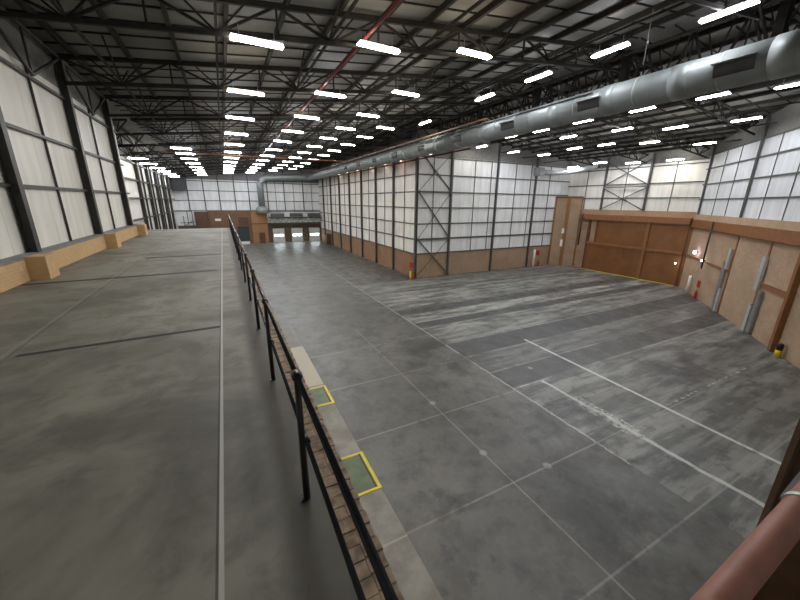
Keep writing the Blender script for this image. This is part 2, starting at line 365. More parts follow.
# toothed brick coping on the deck wall
bm = nb(); y = -3.9; k = 0
while y < 30.0:
    w = .105; jag = (.0, .006, .002, .009)[k % 4] + random.uniform(-.003, .003)
    z0 = DZ-.085 + random.uniform(-.004, .004); ln = random.uniform(.13, .16)
    ln = ln*.8; box(bm, .417, .417+ln-.002, y, y+w-.007, z0, z0+.085); box(bm, .417+ln+.003, .635+jag, y+.012, y+w+.002, z0-.003, z0+.082)
    y += w; k += 1
struct('trim_coping', bm, 'coping')
# ------------------------------------------------------------------ pits in the kerb
for i, (y0, y1) in enumerate(((8.1, 9.95), (13.5, 15.2))):
    t = thing('pit_cover', ('green floor pit cover with yellow border, %s camera, beside the brick coping' % ('nearest' if i == 0 else 'farther from')), 'pit cover', (3.1, (y0+y1)/2, FZ+.015), 'pit covers in the pale kerb strip')
    bm = nb(); box(bm, 2.5, 3.42, y0+.1, y1-.1, FZ+.016, FZ+.03); mk('cover_plate', bm, 'green', t)
    bm = nb(); box(bm, 3.38, 3.44, y0+.1, y1-.1, FZ+.016, FZ+.05); mk('recess_edge', bm, 'black', t)
    bm = nb(); box(bm, 3.44, 3.56, y0, y1, FZ+.016, FZ+.035); box(bm, 2.5, 3.44, y0, y0+.1, FZ+.016, FZ+.035); box(bm, 2.5, 3.44, y1-.1, y1, FZ+.016, FZ+.035); mk('yellow_border', bm, 'yellow', t)
# ------------------------------------------------------------------ guard rail on the deck edge
t = thing('guard_rail', 'black tubular guard rail along the open edge of the concrete deck', 'railing', (.3, 13, DZ))
bm = nb(); tube(bm, [(.30, -3.5, -1.10), (.30, 30.0, -1.10)], .0165, 14); mk('top_rail', bm, 'rail', t)
bm = nb(); tube(bm, [(.325, -3.5, -1.60), (.325, 30.0, -1.60)], .0155, 12); mk('middle_rail', bm, 'rail', t)
yy = .16-1.9*2
while yy < 30.1:
    bm = nb(); tube(bm, [(.30, yy, DZ), (.30, yy, -1.12)], [.026, .021], 12); box(bm, .255, .30, yy-.03, yy+.03, DZ, DZ+.012)
    p = mk('post', bm, 'black', t)
    bm = nb(); tube(bm, [(.30, yy-.045, -1.10), (.30, yy-.02, -1.10), (.30, yy+.02, -1.10), (.30, yy+.045, -1.10)], [.026, .036, .036, .026], 14); q = mk('ball_fitting', bm, 'black', t)
    q.parent = p
    bm = nb(); tube(bm, [(.325, yy-.04, -1.60), (.325, yy+.03, -1.60)], .026, 12); q = mk('clamp', bm, 'black', t); q.parent = p
    yy += 1.9
# ------------------------------------------------------------------ left low wall with piers
bm = nb(); box(bm, XL, -4.78, -4, 27, DZ, -1.55); lw = struct('trim_low_wall', bm, 'brick_low')
bm = nb(); box(bm, XL, -4.78, -4, 27, -1.55, -1.49); struct('ledge', bm, 'ledge', lw)
for i, y0 in enumerate((5.6, 12.2, 19.1, 25.6)):
    bm = nb(); box(bm, -4.78, -4.38, y0, y0+.62, DZ, -1.48)
    tag(mk('brick_pier', bm, 'brick_low'), 'ochre brick pier on the left low wall, %s from the near end' % ORD[i], 'pier', 'brick piers of the left low wall')
# columns, posts, girts helper -------------------------------------------------
def columns(name, label, group, pts, mat, w=.18, d=.3, ax=(1,0,0)):
    out = []
    for i, (x, y, z0, z1) in enumerate(pts):
        bm = nb(); isec(bm, (x, y, z0), (x, y, z1), w, d, ax, .025)
        out.append(tag(mk(name, bm, mat), label % ORD[i], 'column' if 'column' in name else 'post', group))
    return out
LC = [7.4, 13.4, 19.4, 25.3]
columns('steel_column', 'dark steel column on the left wall above the deck, %s from the near end', 'left wall columns', [(-5.0, y, -1.49, zt(-5.0)-.2) for y in LC], 'left_steel', .25, .25)
columns('wall_post', 'thin dark intermediate post on the left white wall, %s from the near end', 'thin posts of the left wall', [(-5.1, y, -1.49, 4.1) for y in (4.5, 10.5, 16.5, 22.4)], 'left_steel', .04, .07)
for i, z in enumerate((.33, 1.95, 3.75)):
    bm = nb(); beam(bm, (-5.08, -4, z), (-5.08, 27, z), .10, .09)
    tag(mk('wall_rail', bm, 'left_steel'), 'horizontal dark rail along the left white wall, %s up from the ledge' % ORD[i], 'wall rail', 'rails of the left wall')
for i, (a, b_) in enumerate(zip([1.4]+LC, LC)):
    mid_ = (a+b_)/2; t = thing('eave_lattice', 'dark V-shaped eaves bracing at top of the left wall, %s bay from the near end' % ORD[i], 'bracing', (-4.95, mid_, 3.8), 'eaves bracing of the left wall')
    for s, e in ((a, 1), (b_, -1)):
        bm = nb(); beam(bm, (-4.95, mid_, 3.8), (-4.95, s+.2*e, 5.1), .08); mk('diagonal', bm, 'left_steel', t)
    bm = nb(); beam(bm, (-4.95, mid_, 3.8), (-4.95, mid_, 5.15), .06); mk('upright', bm, 'left_steel', t)
    bm = nb(); beam(bm, (-4.95, a+.15, 5.15), (-4.95, b_-.15, 5.15), .10); mk('top_chord', bm, 'left_steel', t)
FL = [49.5+6.2*k for k in range(5)]
columns('steel_column', 'deep dark column on the far left wall beyond the deck, %s from the near end', 'columns of the far left wall', [(XL2+.2, y, FZ, zt(XL2)) for y in FL], 'left_steel', .4, .35)
columns('wall_post', 'slim post between deep columns of the far left wall, %s from the near end', 'slim posts of the far left wall', [(XL2+.12, y+3.1, FZ, 4.3) for y in FL[:-1]], 'left_steel', .12, .2)
for i, z in enumerate((-2.1, .1, 2.0, 3.8)):
    bm = nb(); beam(bm, (XL2+.14, 27.3, z), (XL2+.14, YF, z), .2, .16); tag(mk('wall_rail', bm, 'left_steel'), 'horizontal rail on the far left wall, %s from the bottom' % ORD[i], 'wall rail', 'rails of the far left wall')
# ------------------------------------------------------------------ partition (runs away from the camera)
PY = [41.2, 47.1, 53.0, 58.9, 64.8, 70.7, 76.6]
GZ = [-6.05, -4.3, -2.5, -.65, 1.15, 3.05]
bm = nb(); isec(bm, (XP-.12, YB-.12, FZ), (XP-.12, YB-.12, 7.2), .3, .3, (1,0,0), .03); tag(mk('corner_column', bm, 'wall_steel'), 'grey-green steel column at the outer corner of the white partition', 'column')
columns('steel_column', 'grey steel column on the receding white partition, %s past the outer corner', 'columns of the receding partition', [(XP-.14, y, FZ, 7.0) for y in PY], 'wall_steel', .24, .3)
columns('wall_post', 'thin post on the receding white partition, %s past the outer corner', 'thin posts of the receding partition', [(XP-.05, y, -6, 4.9) for y in [38.3]+[a+2.95 for a in PY[:-1]]], 'wall_steel', .06, .08)
for i, z in enumerate(GZ+[4.85]):
    bm = nb(); beam(bm, (XP-.06, YB, z), (XP-.06, YF, z), .1, .13); tag(mk('wall_rail', bm, 'wall_steel'), 'horizontal steel rail on the receding partition, %s from the bottom' % ORD[i], 'wall rail', 'rails of the receding partition')
BX = [24.8, 31.9, 38.8]
columns('steel_column', 'slim steel column on the white back wall, %s to the right of the corner', 'columns of the back wall', [(x, YB-.12, FZ, zt(x)-.1) for x in BX], 'wall_steel', .24, .22, (0,1,0))
columns('wall_post', 'thin post on the white back wall, %s to the right of the corner', 'thin posts of the back wall', [(x, YB-.05, -6, 5.0) for x in (22.3, 28.3, 30.9, 35.1, 37.9, 41.6)], 'wall_steel', .06, .08, (0,1,0))
for i, z in enumerate(GZ+[4.95]):
    bm = nb(); beam(bm, (XP, YB-.06, z), (XR, YB-.06, z), .1, .13 if i != 1 else .2); tag(mk('wall_rail', bm, 'wall_steel'), 'horizontal steel rail on the back wall, %s from the bottom' % ORD[i], 'wall rail', 'rails of the back wall')
t = thing('cross_bracing', 'crossed steel bracing in the first back wall bay beside the outer corner', 'bracing', (22.4, YB-.2, FZ))
TI = [(5.6, 1.15), (1.15, -4.3), (-4.3, FZ+.2)]
for z1, z0 in TI:
    bm = nb(); beam(bm, (XP+.1, YB-.22, z1), (24.8, YB-.22, z0), .13); mk('brace', bm, 'wall_steel', t)
    bm = nb(); beam(bm, (XP+.1, YB-.15, z0), (24.8, YB-.15, z1), .045); mk('tie_rod', bm, 'wall_steel', t)
for z in (1.15, -4.3):
    bm = nb(); beam(bm, (XP, YB-.24, z), (24.8, YB-.24, z), .18); mk('strut', bm, 'wall_steel', t)
# ------------------------------------------------------------------ door wall
columns('steel_column', 'steel column above the big brown sliding door, %s from the left', 'columns above the sliding door', [(XR-.12, y, -.78, zt(XR)-.1) for y in (29.8, 24.4)], 'wall_steel', .2, .22)
columns('wall_post', 'thin post on the white wall above the sliding door, %s from the left', 'thin posts above the sliding door', [(XR-.05, y, -.78, 4.6) for y in (32.4, 27.1, 21.8)], 'wall_steel', .06, .08)
DG = [.75, 2.4, 4.3]
for i, z in enumerate(DG):
    bm = nb(); beam(bm, (XR-.06, 19.0, z), (XR-.06, YB, z), .1, .11); tag(mk('wall_rail', bm, 'wall_steel'), 'steel rail on the white wall above the sliding door, %s up' % ORD[i], 'wall rail', 'rails above the sliding door')
t = thing('cross_bracing', 'crossed bracing with pale strut on the white wall above the sliding door', 'bracing', (XR-.2, 27.1, -.7))
for a, b_ in (((29.8, -.7), (24.4, 2.0)), ((29.8, 2.0), (24.4, -.7)), ((29.8, 2.3), (24.4, 5.2)), ((29.8, 5.2), (24.4, 2.3))):
    bm = nb(); beam(bm, (XR-.2, a[0], a[1]), (XR-.2, b_[0], b_[1]), .09); mk('brace', bm, 'wall_steel', t)
bm = nb(); tube(bm, [(XR-.3, 29.8, 2.1), (XR-.3, 24.4, 2.1)], .09, 10); mk('strut', bm, 'ledge', t)
# cap, frame beam
bm = nb(); box(bm, XR-.06, XR, 19.05, 32.6, -1.4, -.74); struct('trim_door_cap', bm, 'brick_door')
t = thing('sliding_door_frame', 'brown steel beam and posts framing the big sliding door', 'door frame', (XR-.2, 26, FZ))
bm = nb(); box(bm, XR-.45, XR, 19.2, 32.5, -2.1, -1.4); mk('head_beam', bm, 'brown_steel', t)
bm = nb(); box(bm, XR-.52, XR-.45, 19.2, 32.5, -2.16, -2.04); mk('track', bm, 'brown_frame', t)
for y0, z0, z1 in ((30.95, -9, -2.1), (29.75, -5.2, -2.1)):
    bm = nb(); box(bm, XR-.25, XR, y0-.12, y0+.16, z0, z1); mk('post', bm, 'brown_frame', t)
t = thing('door_1', 'big orange-brown sliding door with panels on the right-hand wall', 'door', (XR-.25, 25, FZ)); 
t['kind'] = 'structure'; 
del t['label'], t['category']
def panel(y0, y1, z0, z1):
    bm = nb(); box(bm, XR-.25, XR-.15, y0, y1, z0, z1); p = mk('door_leaf', bm, 'door_orange', t); return p
panel(23.45, 29.7, -5.15, -2.1); panel(19.25, 23.25, -5.15, -2.1); panel(23.3, 30.85, FZ+.12, -5.4); panel(19.25, 23.1, FZ+.12, -5.4)
bm = nb(); box(bm, XR-.45, XR-.15, 23.1, 23.45, FZ+.12, -2.1); mk('meeting_post', bm, 'brown_steel', t)
bm = nb(); box(bm, XR-.42, XR-.15, 19.25, 30.85, -5.42, -5.12); mk('middle_rail', bm, 'brown_steel', t)
bm = nb(); box(bm, XR-.30, XR-.15, 19.2, 30.9, FZ+.0, FZ+.14); mk('bottom_rail', bm, 'brown_frame', t)
bm = nb(); box(bm, XR-.50, XR-.44, 19.3, 30.9, FZ+.0, FZ+.07); mk('floor_track', bm, 'yellow', t)
bm = nb(); tube(bm, [(XR-.65, 31.9, -5.7), (XR-.65, 31.9, -1.35)], .09, 10); beam(bm, (XR-.65, 31.9, -3.5), (XR, 31.9, -3.5), .06); tag(mk('downpipe', bm, 'black'), 'black vertical pipe left of the sliding door', 'pipe')
# corner boxed shaft with two tall leaves
P0, P1, P2 = (43.3, 35.2), (44.4, 33.7), (45.7, 32.6)
t = thing('corner_shaft', 'tall brown-framed tan boxed corner left of the sliding door', 'enclosure', (44.4, 33.7, FZ))
def slabw(a, b_, z0, z1, th, off=0.0):
    a = Vector(a); b_ = Vector(b_); u = (b_-a).normalized(); n = Vector((-u.y, u.x)); n = n if n.dot(Vector((-1,-1))) > 0 else -n
    q = [a+n*off, b_+n*off, b_+n*(off+th), a+n*(off+th)]; return prism(nb(), [(p.x, p.y) for p in q], z0, z1)
def lerp(a, b_, f): return (a[0]+(b_[0]-a[0])*f, a[1]+(b_[1]-a[1])*f)
mk('left_face', slabw(P0, P1, FZ, .95, .06, -.06), 'brick_back', t); mk('right_face', slabw(P1, P2, FZ, .95, .06, -.06), 'brick_back', t)
for a, f0, f1, b_ in ((P0, 0, .12, P1), (P0, .82, 1.0, P1), (P1, .0, .08, P2), (P1, .92, 1.0, P2)):
    mk('frame_post', slabw(lerp(a, b_, f0), lerp(a, b_, f1), FZ, .95, .08), 'brown_steel', t)
mk('frame_head', slabw(P0, P1, .75, 1.0, .1), 'brown_frame', t); mk('frame_head', slabw(P1, P2, .75, 1.0, .1), 'brown_frame', t)
a = lerp(P0, P1, .72); b_ = lerp(P0, P1, .90)
mk('white_plate', slabw(a, b_, -6.1, -5.1, .03, .09), 'white', t); mk('white_plate', slabw(a, b_, -4.2, -3.5, .03, .09), 'white', t)
# ------------------------------------------------------------------ diagonal wall fittings
bm = nb(); dbox(bm, 0, 33, 0, .12, -1.5, -.95); struct('trim_diagonal_cap', bm, 'brick_diag')
t = thing('frame_beam', 'long brown steel beam along the top of the tan diagonal wall', 'beam', D(12, .1, -2.3))
bm = nb(); dbox(bm, 0, 33, 0, .2, -2.3, -1.5); mk('web', bm, 'brown_steel', t)
bm = nb(); dbox(bm, 0, 33, 0, .32, -2.36, -2.28); mk('lower_flange', bm, 'brown_frame', t)
for i, (s, w, d) in enumerate(((.05, .25, .2), (10.87, .20, .05), (15.75, .20, .05), (19.6, .32, .3), (25.5, .3, .3))):
    bm = nb(); dbox(bm, s-w/2, s+w/2, 0, d, FZ, -2.3)
    tag(mk('brown_column', bm, 'brown_steel'), 'brown steel column against the tan diagonal wall, %s from the sliding door' % ORD[i], 'column', 'brown columns of the diagonal wall')
for i, (s0, s1, w) in enumerate(((.2, 6.2, .12), (6.4, 10.75, .14), (15.9, 19.4, .26))):
    bm = nb(); dbox(bm, s0, s1, 0, .1, -5.3-w, -5.3+w*.3)
    tag(mk('brown_rail', bm, 'brown_steel'), 'brown horizontal rail on the tan diagonal wall, %s from the sliding door' % ORD[i], 'rail', 'brown rails of the diagonal wall')
def dtube(s, d, z0, z1, r, mat, name, seg=12):
    return mk(name, tube(nb(), [D(s, d, z0), D(s, d, z1)], r, seg), mat)
tag(dtube(6.3, .42, -5.9, -1.5, .07, 'black', 'downpipe'), 'thin black pipe down the upper diagonal wall right of the sliding door', 'pipe')
def channel(s, w, z0, z1, d, label, mat='galv', slots=False):
    bm = nb(); dbox(bm, s-w/2, s+w/2, d, d+.03, z0, z1)
    for e in (-1, 1): dbox(bm, s+e*w/2-.015, s+e*w/2+.015, d-.14, d+.03, z0, z1)
    if slots:
        z = z0+.1
        while z < z1-.1: dbox(bm, s-w*.3, s+w*.3, d+.03, d+.055, z, z+.05); z += .16
    return tag(mk('steel_channel', bm, mat), label, 'channel', 'galvanised channels on the diagonal wall')
channel(10.55, .34, -5.2, -3.5, .2, 'short pale galvanised channel high beside the second brown column')
channel(10.1, .55, -8.95, -4.6, .16, 'long dull slotted galvanised channel standing left of the second brown column', 'galv_flat', True)
channel(10.6, .3, -8.95, -6.9, .2, 'short bright galvanised channel at floor level beside the second brown column')
channel(15.8, .42, -5.8, -3.4, .2, 'bright galvanised channel high on the third brown column')
channel(15.85, .36, -8.95, -6.9, .2, 'bright galvanised channel at floor level on the third brown column')
channel(16.45, .4, -8.9, -5.75, .17, 'dull slotted galvanised channel right of the third brown column', 'galv_flat', True)
tag(dtube(3.8, .3, -8.9, -7.1, .12, 'white', 'white_post'), 'white tubular floor post before the tan diagonal wall', 'post')
def extinguisher(p, label, stand=None):
    x, y, z = p; t = thing('fire_extinguisher', label, 'fire extinguisher', p)
    bm = nb(); tube(bm, [(x, y, z), (x, y, z+.04), (x, y, z+.62), (x, y, z+.72), (x, y, z+.76)], [.10, .12, .12, .07, .035], 14); mk('cylinder', bm, 'red', t)
    bm = nb(); box(bm, x-.05, x+.05, y-.02, y+.02, z+.76, z+.83); beam(bm, (x, y, z+.8), (x-.14, y, z+.84), .03); mk('valve', bm, 'black', t)
    bm = nb(); tube(bm, [(x+.04, y, z+.78), (x+.14, y-.02, z+.7), (x+.15, y-.02, z+.35)], .02, 8); mk('hose', bm, 'black', t)
def sign(p, s, label, mat, n=(0,-1,0), w=None):
    p = Vector(p); nn = Vector(n).normalized(); u = Vector((0,0,1)).cross(nn).normalized()
    w = w or s; bm = nb()
    q = [p+u*(-w/2), p+u*(w/2)]; bmv = []
    for a in (q[0], q[1], q[1]+nn*.03, q[0]+nn*.03): bmv.append((a.x, a.y))
    prism(bm, bmv, p.z-s/2, p.z+s/2); return tag(mk('wall_sign', bm, mat), label, 'sign')
q = D(5.9, .2, FZ)
extinguisher((q.x, q.y, -8.95), 'red fire extinguisher at the foot of the tan diagonal wall')
q = D(5.5, .02, -7.6); sign(q, .7, 'red square fire point sign on the tan diagonal wall', 'red', (DN.x, DN.y, 0), .7)
# corner fire point on partition
extinguisher((19.55, 34.85, FZ), 'red fire extinguisher in front of the partition corner column')
t = thing('yellow_bollard', 'short yellow bollard before the outer corner of the partition', 'bollard', (19.25, 34.9, FZ))
bm = nb(); tube(bm, [(19.1, 34.7, FZ), (19.1, 34.7, FZ+1.0), (19.1, 34.7, FZ+1.06)], [.10, .10, .06], 14); mk('bollard_tube', bm, 'yellow', t)
sign((19.95, 36.0, -7.5), .7, 'red fire point sign on brick beside the partition corner', 'red', (-1,0,0), .9)
tag(mk('white_post', tube(nb(), [(39.9, 34.9, FZ), (39.9, 34.9, -6.5)], .16, 12), 'white'), 'white tubular post before the back wall brickwork', 'post')
extinguisher((41.0, 34.95, FZ), 'red fire extinguisher below the back wall beside a white post')
sign((41.0, 35.25, -7.1), .7, 'red sign on back wall brickwork above the extinguisher', 'red', (0,-1,0), .6)
# small wall lamps
for p, mt, lb in ((D(3.16, .25, -4.72), 'violet', 'violet-white bulkhead lamp on the tan diagonal wall'), (D(5.57, .3, -5.25), 'marker', 'small white bulkhead lamp beside the thin black pipe'), (Vector((XR-.55, 19.6, -6.4)), 'marker', 'small white bulkhead lamp at the right edge of the sliding door')):
    t = thing('bulkhead_lamp', lb, 'lamp', p)
    r_ = .14 if mt == 'violet' else .08
    bm = nb(); tube(bm, [p+Vector((0,0,-r_)), p+Vector((0,0,-r_*.6)), p+Vector((0,0,r_*.6)), p+Vector((0,0,r_))], [r_*.5, r_, r_, r_*.5], 12); mk('lens', bm, mt, t)
    bm = nb(); back = Vector((-DN.x, -DN.y, 0)) if mt == 'violet' or p.x < 44 else Vector((1,0,0)); beam(bm, p+back*r_*.7, p+back*.3, r_*1.4); mk('back_box', bm, 'black', t)
# posts & rails on the diagonal white lining
for i, s in enumerate((.9, 10.4, 19.2, 27.5)):
    bm = nb(); beam(bm, D(s, .12, -.95), D(s, .12, zt(D(s,0,0).x)-.1), .15, .16); tag(mk('steel_column', bm, 'wall_steel'), 'dark steel column on the white upper diagonal wall, %s from the corner' % ORD[i], 'column', 'columns of the upper diagonal wall')
for i, s in enumerate((4.2, 7.1, 13.0, 16.0, 21.8, 24.5)):
    bm = nb(); beam(bm, D(s, .03, -.95), D(s, .03, 5.0), .045, .06); tag(mk('wall_post', bm, 'wall_steel'), 'thin post on the white upper diagonal wall, %s from the corner' % ORD[i], 'post', 'thin posts of the upper diagonal wall')
for i, z in enumerate((.55, 2.05, 3.6, 4.95)):
    bm = nb(); beam(bm, D(0, .07, z), D(33, .07, z), .1, .11); tag(mk('wall_rail', bm, 'wall_steel'), 'steel rail on the white upper diagonal wall, %s up' % ORD[i], 'wall rail', 'rails of the upper diagonal wall')
# bollards at the near end of the diagonal wall
for p, lb in (((25.05, 4.0), 'yellow bollard standing on the floor at the right edge of view'), ((29.6, 6.35), 'yellow and black bollard at the foot of the diagonal wall')):
    t = thing('floor_bollard', lb, 'bollard', (*p, FZ), 'bollards at the right edge')
    tube_b = tube(nb(), [(p[0], p[1], FZ), (p[0], p[1], FZ+.45)], .16, 14); mk('base_band', tube_b, 'yellow', t)
    mk('upper_band', tube(nb(), [(p[0], p[1], FZ+.45), (p[0], p[1], FZ+.8), (p[0], p[1], FZ+.88)], [.16, .16, .1], 14), 'black' if p[0] > 27 else 'yellow', t)
# ------------------------------------------------------------------ far end wall
def fb(x0, x1, y0, z0, z1, mat, name=None, parent=None): 
    bm = nb(); box(bm, x0, x1, y0, YF, z0, z1); return mk(name or 'panel', bm, mat, parent)
o = fb(-3.0, 8.3, 80.0, FZ, -2.15, 'brick_far'); o.name = 'wall_far_projection'; o['kind'] = 'structure'
bm = nb(); box(bm, 5.1, 8.2, 79.7, 80.0, FZ, -2.25); o = mk('wall_far_orange_bay', bm, 'brick_far2'); o['kind'] = 'structure'
bm = nb(); box(bm, 5.0, 8.3, 79.62, 79.7, -4.95, -4.7); tag(mk('lintel', bm, 'brown_frame'), 'dark lintel band across the orange brick bay of the far wall', 'lintel')
def far_door(name, label, x0, x1, z0, z1, y, mat, cat='door'):
    t = thing(name, label, cat, ((x0+x1)/2, y, z0))
    bm = nb(); box(bm, x0, x1, y-.06, y, z0, z1); mk('door_leaf', bm, mat, t)
    bm = nb(); box(bm, x0-.12, x0, y-.1, y, z0, z1+.12); box(bm, x1, x1+.12, y-.1, y, z0, z1+.12); box(bm, x0, x1, y-.1, y, z1, z1+.12); mk('door_frame', bm, 'brown_frame', t); return t
far_door('roller_door', 'dark green-black roller door in brown brick at the far end', 2.2, 4.4, FZ, -5.3, 80.0, 'dock_green')
far_door('upper_hatch', 'brown boarded hatch above the dark roller door', 2.6, 4.4, -5.1, -3.5, 80.0, 'timber', 'hatch')
far_door('personnel_door', 'small dark door in the orange brick bay of far wall', 6.4, 7.4, FZ, -6.8, 79.7, 'timber')
bm = nb(); box(bm, 2.4, 4.3, 79.2, 79.9, FZ, FZ+.5); tag(mk('white_step', bm, 'white'), 'low white block before the dark roller door', 'step')
sign((-1.2, 79.97, -3.9), .45, 'small white sign on the brown brick far wall', 'white', (0,-1,0), 1.1)
bm = nb(); box(bm, -5.2, -3.02, 79.2, 80.88, FZ, -2.3); tag(mk('brown_cabin', bm, 'timber'), 'dark brown boarded cabin left of the brown brick at the far wall', 'cabin')
t = thing('stair_rail', 'grey stair handrail beyond the far edge of the deck', 'railing', (-6, 78, -5.6))
for a, b_ in (((-9.0+1.1, 78, -2.15), (-5.4, 78, -2.15)), ((-7.9, 78, -5.4), (-5.4, 78, -3.9)), ((-6.3, 78, -5.6), (-6.3, 78, -2.15)), ((-7.0, 78, -5.6), (-7.0, 78, -3.0)), ((-5.5, 78, -5.6), (-5.5, 78, -2.15)), ((-7.6, 78, -4.3), (-5.4, 78, -4.3))):
    bm = nb(); beam(bm, a, b_, .12); mk('rail_bar', bm, 'wall_steel', t)
o = fb(8.3, XP, 80.6, FZ, -4.85, 'brick_dark'); o.name = 'wall_far_dock'; o['kind'] = 'structure'
for i, (x0, x1) in enumerate(((9.25, 11.75), (13.25, 15.75), (17.2, 19.7))):
    t = far_door('dock_door', 'white dock door with two bright panes, %s from the left on far wall' % ORD[i], x0, x1, FZ, -5.95, 80.6, 'door_white'); t['group'] = 'white dock doors of the far wall'
    for k in (.28, .72):
        xc = x0+(x1-x0)*k; bm = nb(); box(bm, xc-.38, xc+.38, 80.5, 80.54, -7.7, -7.35); mk('pane', bm, 'day', t)
    bm = nb(); box(bm, x0-.1, x1+.1, 79.6, 80.6, -3.4, -2.7); tag(mk('door_hood', bm, 'wall_steel'), 'grey box hood high above the white dock doors, %s from the left' % ORD[i], 'hood', 'hoods above the dock doors')
t = thing('wall_walkway', 'grey steel walkway with lattice front above the white dock doors', 'walkway', (14.2, 79.5, -5))
for z, w in ((-2.35, .14), (-3.55, .22), (-4.85, .35)):
    bm = nb(); beam(bm, (8.4, 79.5, z), (XP-.3, 79.5, z), w); mk('rail_bar', bm, 'left_steel', t)
bm = nb(); box(bm, 8.4, XP-.2, 80.3, 80.6, -4.7, -3.6); mk('pale_fascia', bm, 'door_white', t)
x = 8.6; k = 0
while x < 19.4:
    bm = nb(); beam(bm, (x, 79.5, -4.85), (x+.6, 79.5, -3.55), .07); mk('lattice_bar', bm, 'wall_steel', t)
    bm = nb(); beam(bm, (x+1.2, 79.5, -4.85), (x+.6, 79.5, -3.55), .07); mk('lattice_bar', bm, 'wall_steel', t); x += 1.2
for i, x in enumerate([-5.9, -3.1, -.4, 2.5, 5.2, 8.9, 12.4, 16.5]):
    bm = nb(); beam(bm, (x, YF-.1, -2.2), (x, YF-.1, zt(x)-.6), .14 if i > 4 else .1, .2); tag(mk('wall_post', bm, 'wall_steel'), 'post on the white far end wall, %s from the left' % ORD[i], 'post', 'posts of the far end wall')
for i, x in enumerate([10.6, 14.4, 18.4]):
    bm = nb(); beam(bm, (x, YF-.06, -2.2), (x, YF-.06, 3.9), .06, .1); tag(mk('wall_post', bm, 'wall_steel'), 'very thin post above the dock doors, %s from the left' % ORD[i], 'post', 'very thin posts above the dock doors')
for i, z in enumerate((-2.1, -.15, 1.75, 3.6)):
    bm = nb(); beam(bm, (XL2, YF-.08, z), (XP, YF-.08, z), .12, .13); tag(mk('wall_rail', bm, 'wall_steel'), 'horizontal rail on the white far end wall, %s from bottom' % ORD[i], 'wall rail', 'rails of the far end wall')
bm = nb(); box(bm, -8.2, -6.0, 78.6, 80.6, 1.7, 3.9); t = tag(mk('unit_heater', bm, 'grille'), 'dark unit heater box high in the far left corner', 'heater')
# cabinet by far partition
t = thing('hose_cabinet', 'small brown hose cabinet standing by the far partition wall', 'cabinet', (19.6, 73, FZ))
bm = nb(); box(bm, 19.1, 20.0, 72.2, 73.6, FZ, FZ+2.2); mk('body', bm, 'timber', t); bm = nb(); box(bm, 19.02, 19.1, 72.35, 73.45, FZ+1.0, FZ+2.0); mk('door', bm, 'brown_steel', t)
# ------------------------------------------------------------------ roof trusses
def truss(x0, x1, y, label, group):
    t = thing('roof_truss', label, 'roof truss', ((x0+x1)/2, y, zb((x0+x1)/2)), group)
    hi = -.28
    bm = nb(); 
    beam(bm, (x0, y, zb(x0)), (x1, y, zb(x1)), .10, .12); mk('bottom_chord', bm, 'roof_steel', t)
    bm = nb(); beam(bm, (x0, y, zt(x0)+hi), (x1, y, zt(x1)+hi), .11, .13); mk('top_chord', bm, 'roof_steel', t)
    n = max(2, round((x1-x0)/3.55)); st = (x1-x0)/n
    for i in range(n):
        a = x0+i*st; c = a+st/2; b2 = a+st
        for p, q, w in ((( a, zt(a)+hi), (c, zb(c)), .075), ((b2, zt(b2)+hi), (c, zb(c)), .075), ((a+st*.25, zt(a+st*.25)+hi), (c, zb(c)), .05), ((a+st*.75, zt(a+st*.75)+hi), (c, zb(c)), .05)):
            bm = nb(); beam(bm, (p[0], y, p[1]), (q[0], y, q[1]), w); mk('web_brace', bm, 'roof_steel', t)
        if i: 
            bm = nb(); beam(bm, (a, y, zb(a)), (a, y, zt(a)+hi), .06); mk('web_upright', bm, 'roof_steel', t)
    return t
TY = [1.7+5.85*k for k in range(14)]
first = truss(-4.9, 20.2, TY[0], 'dark lattice truss across the left roof slope, first from the camera', 'trusses of the left roof slope')
for k, y in enumerate(TY[5:], 5):
    truss(-8.3, -5.1, y, 'short dark truss end over the far left side strip, %s in line' % ORD[k-5], 'short truss ends over the far left strip')
for k, y in enumerate(TY[1:], 1):
    dup(first, (0, y-TY[0], 0), 'dark lattice truss across the left roof slope, %s from the camera' % ORD[k])
for k, y in enumerate(TY[:6]):
    xm = XR-.1 if y > 19 else XR-(19-y)*(17.2/13.8)-.5
    truss(20.4, xm, y, 'dark lattice truss across the right roof slope, %s from the camera' % ORD[k], 'trusses of the right roof slope')
# purlins (run away from the camera)
x = -8.0; px = []
while x < 20: px.append(x); x += 1.77
for i, x in enumerate(px):
    y0 = -3.9 if x > XL else 27.3
    bm = nb(); beam(bm, (x, y0, zt(x)-.13), (x, YF, zt(x)-.13), .12, .22); tag(mk('roof_purlin', bm, 'purlin'), 'long dark purlin under the left roof slope, %s from the left' % ORD[i], 'purlin', 'purlins of the left roof slope')
x = 21.6; i = 0
while x < XR:
    y0 = max(-3.9, 19-(XR-x)*(13.8/17.2)+.4)
    bm = nb(); beam(bm, (x, y0, zt(x)-.13), (x, YB, zt(x)-.13), .12, .22); tag(mk('roof_purlin', bm, 'purlin'), 'long dark purlin under the right roof slope, %s from the ridge' % ORD[i], 'purlin', 'purlins of the right roof slope'); x += 1.77; i += 1
for i, x in enumerate((-3.1, .45, 4.0, 7.6, 11.2, 14.7, 18.3)):
    bm = nb(); beam(bm, (x, -3.9, zb(x)+.09), (x, YF, zb(x)+.09), .07, .08); tag(mk('roof_tie', bm, 'roof_steel'), 'slim tie bar along the left truss bottoms, %s from the left' % ORD[i], 'tie bar', 'tie bars of the left trusses')
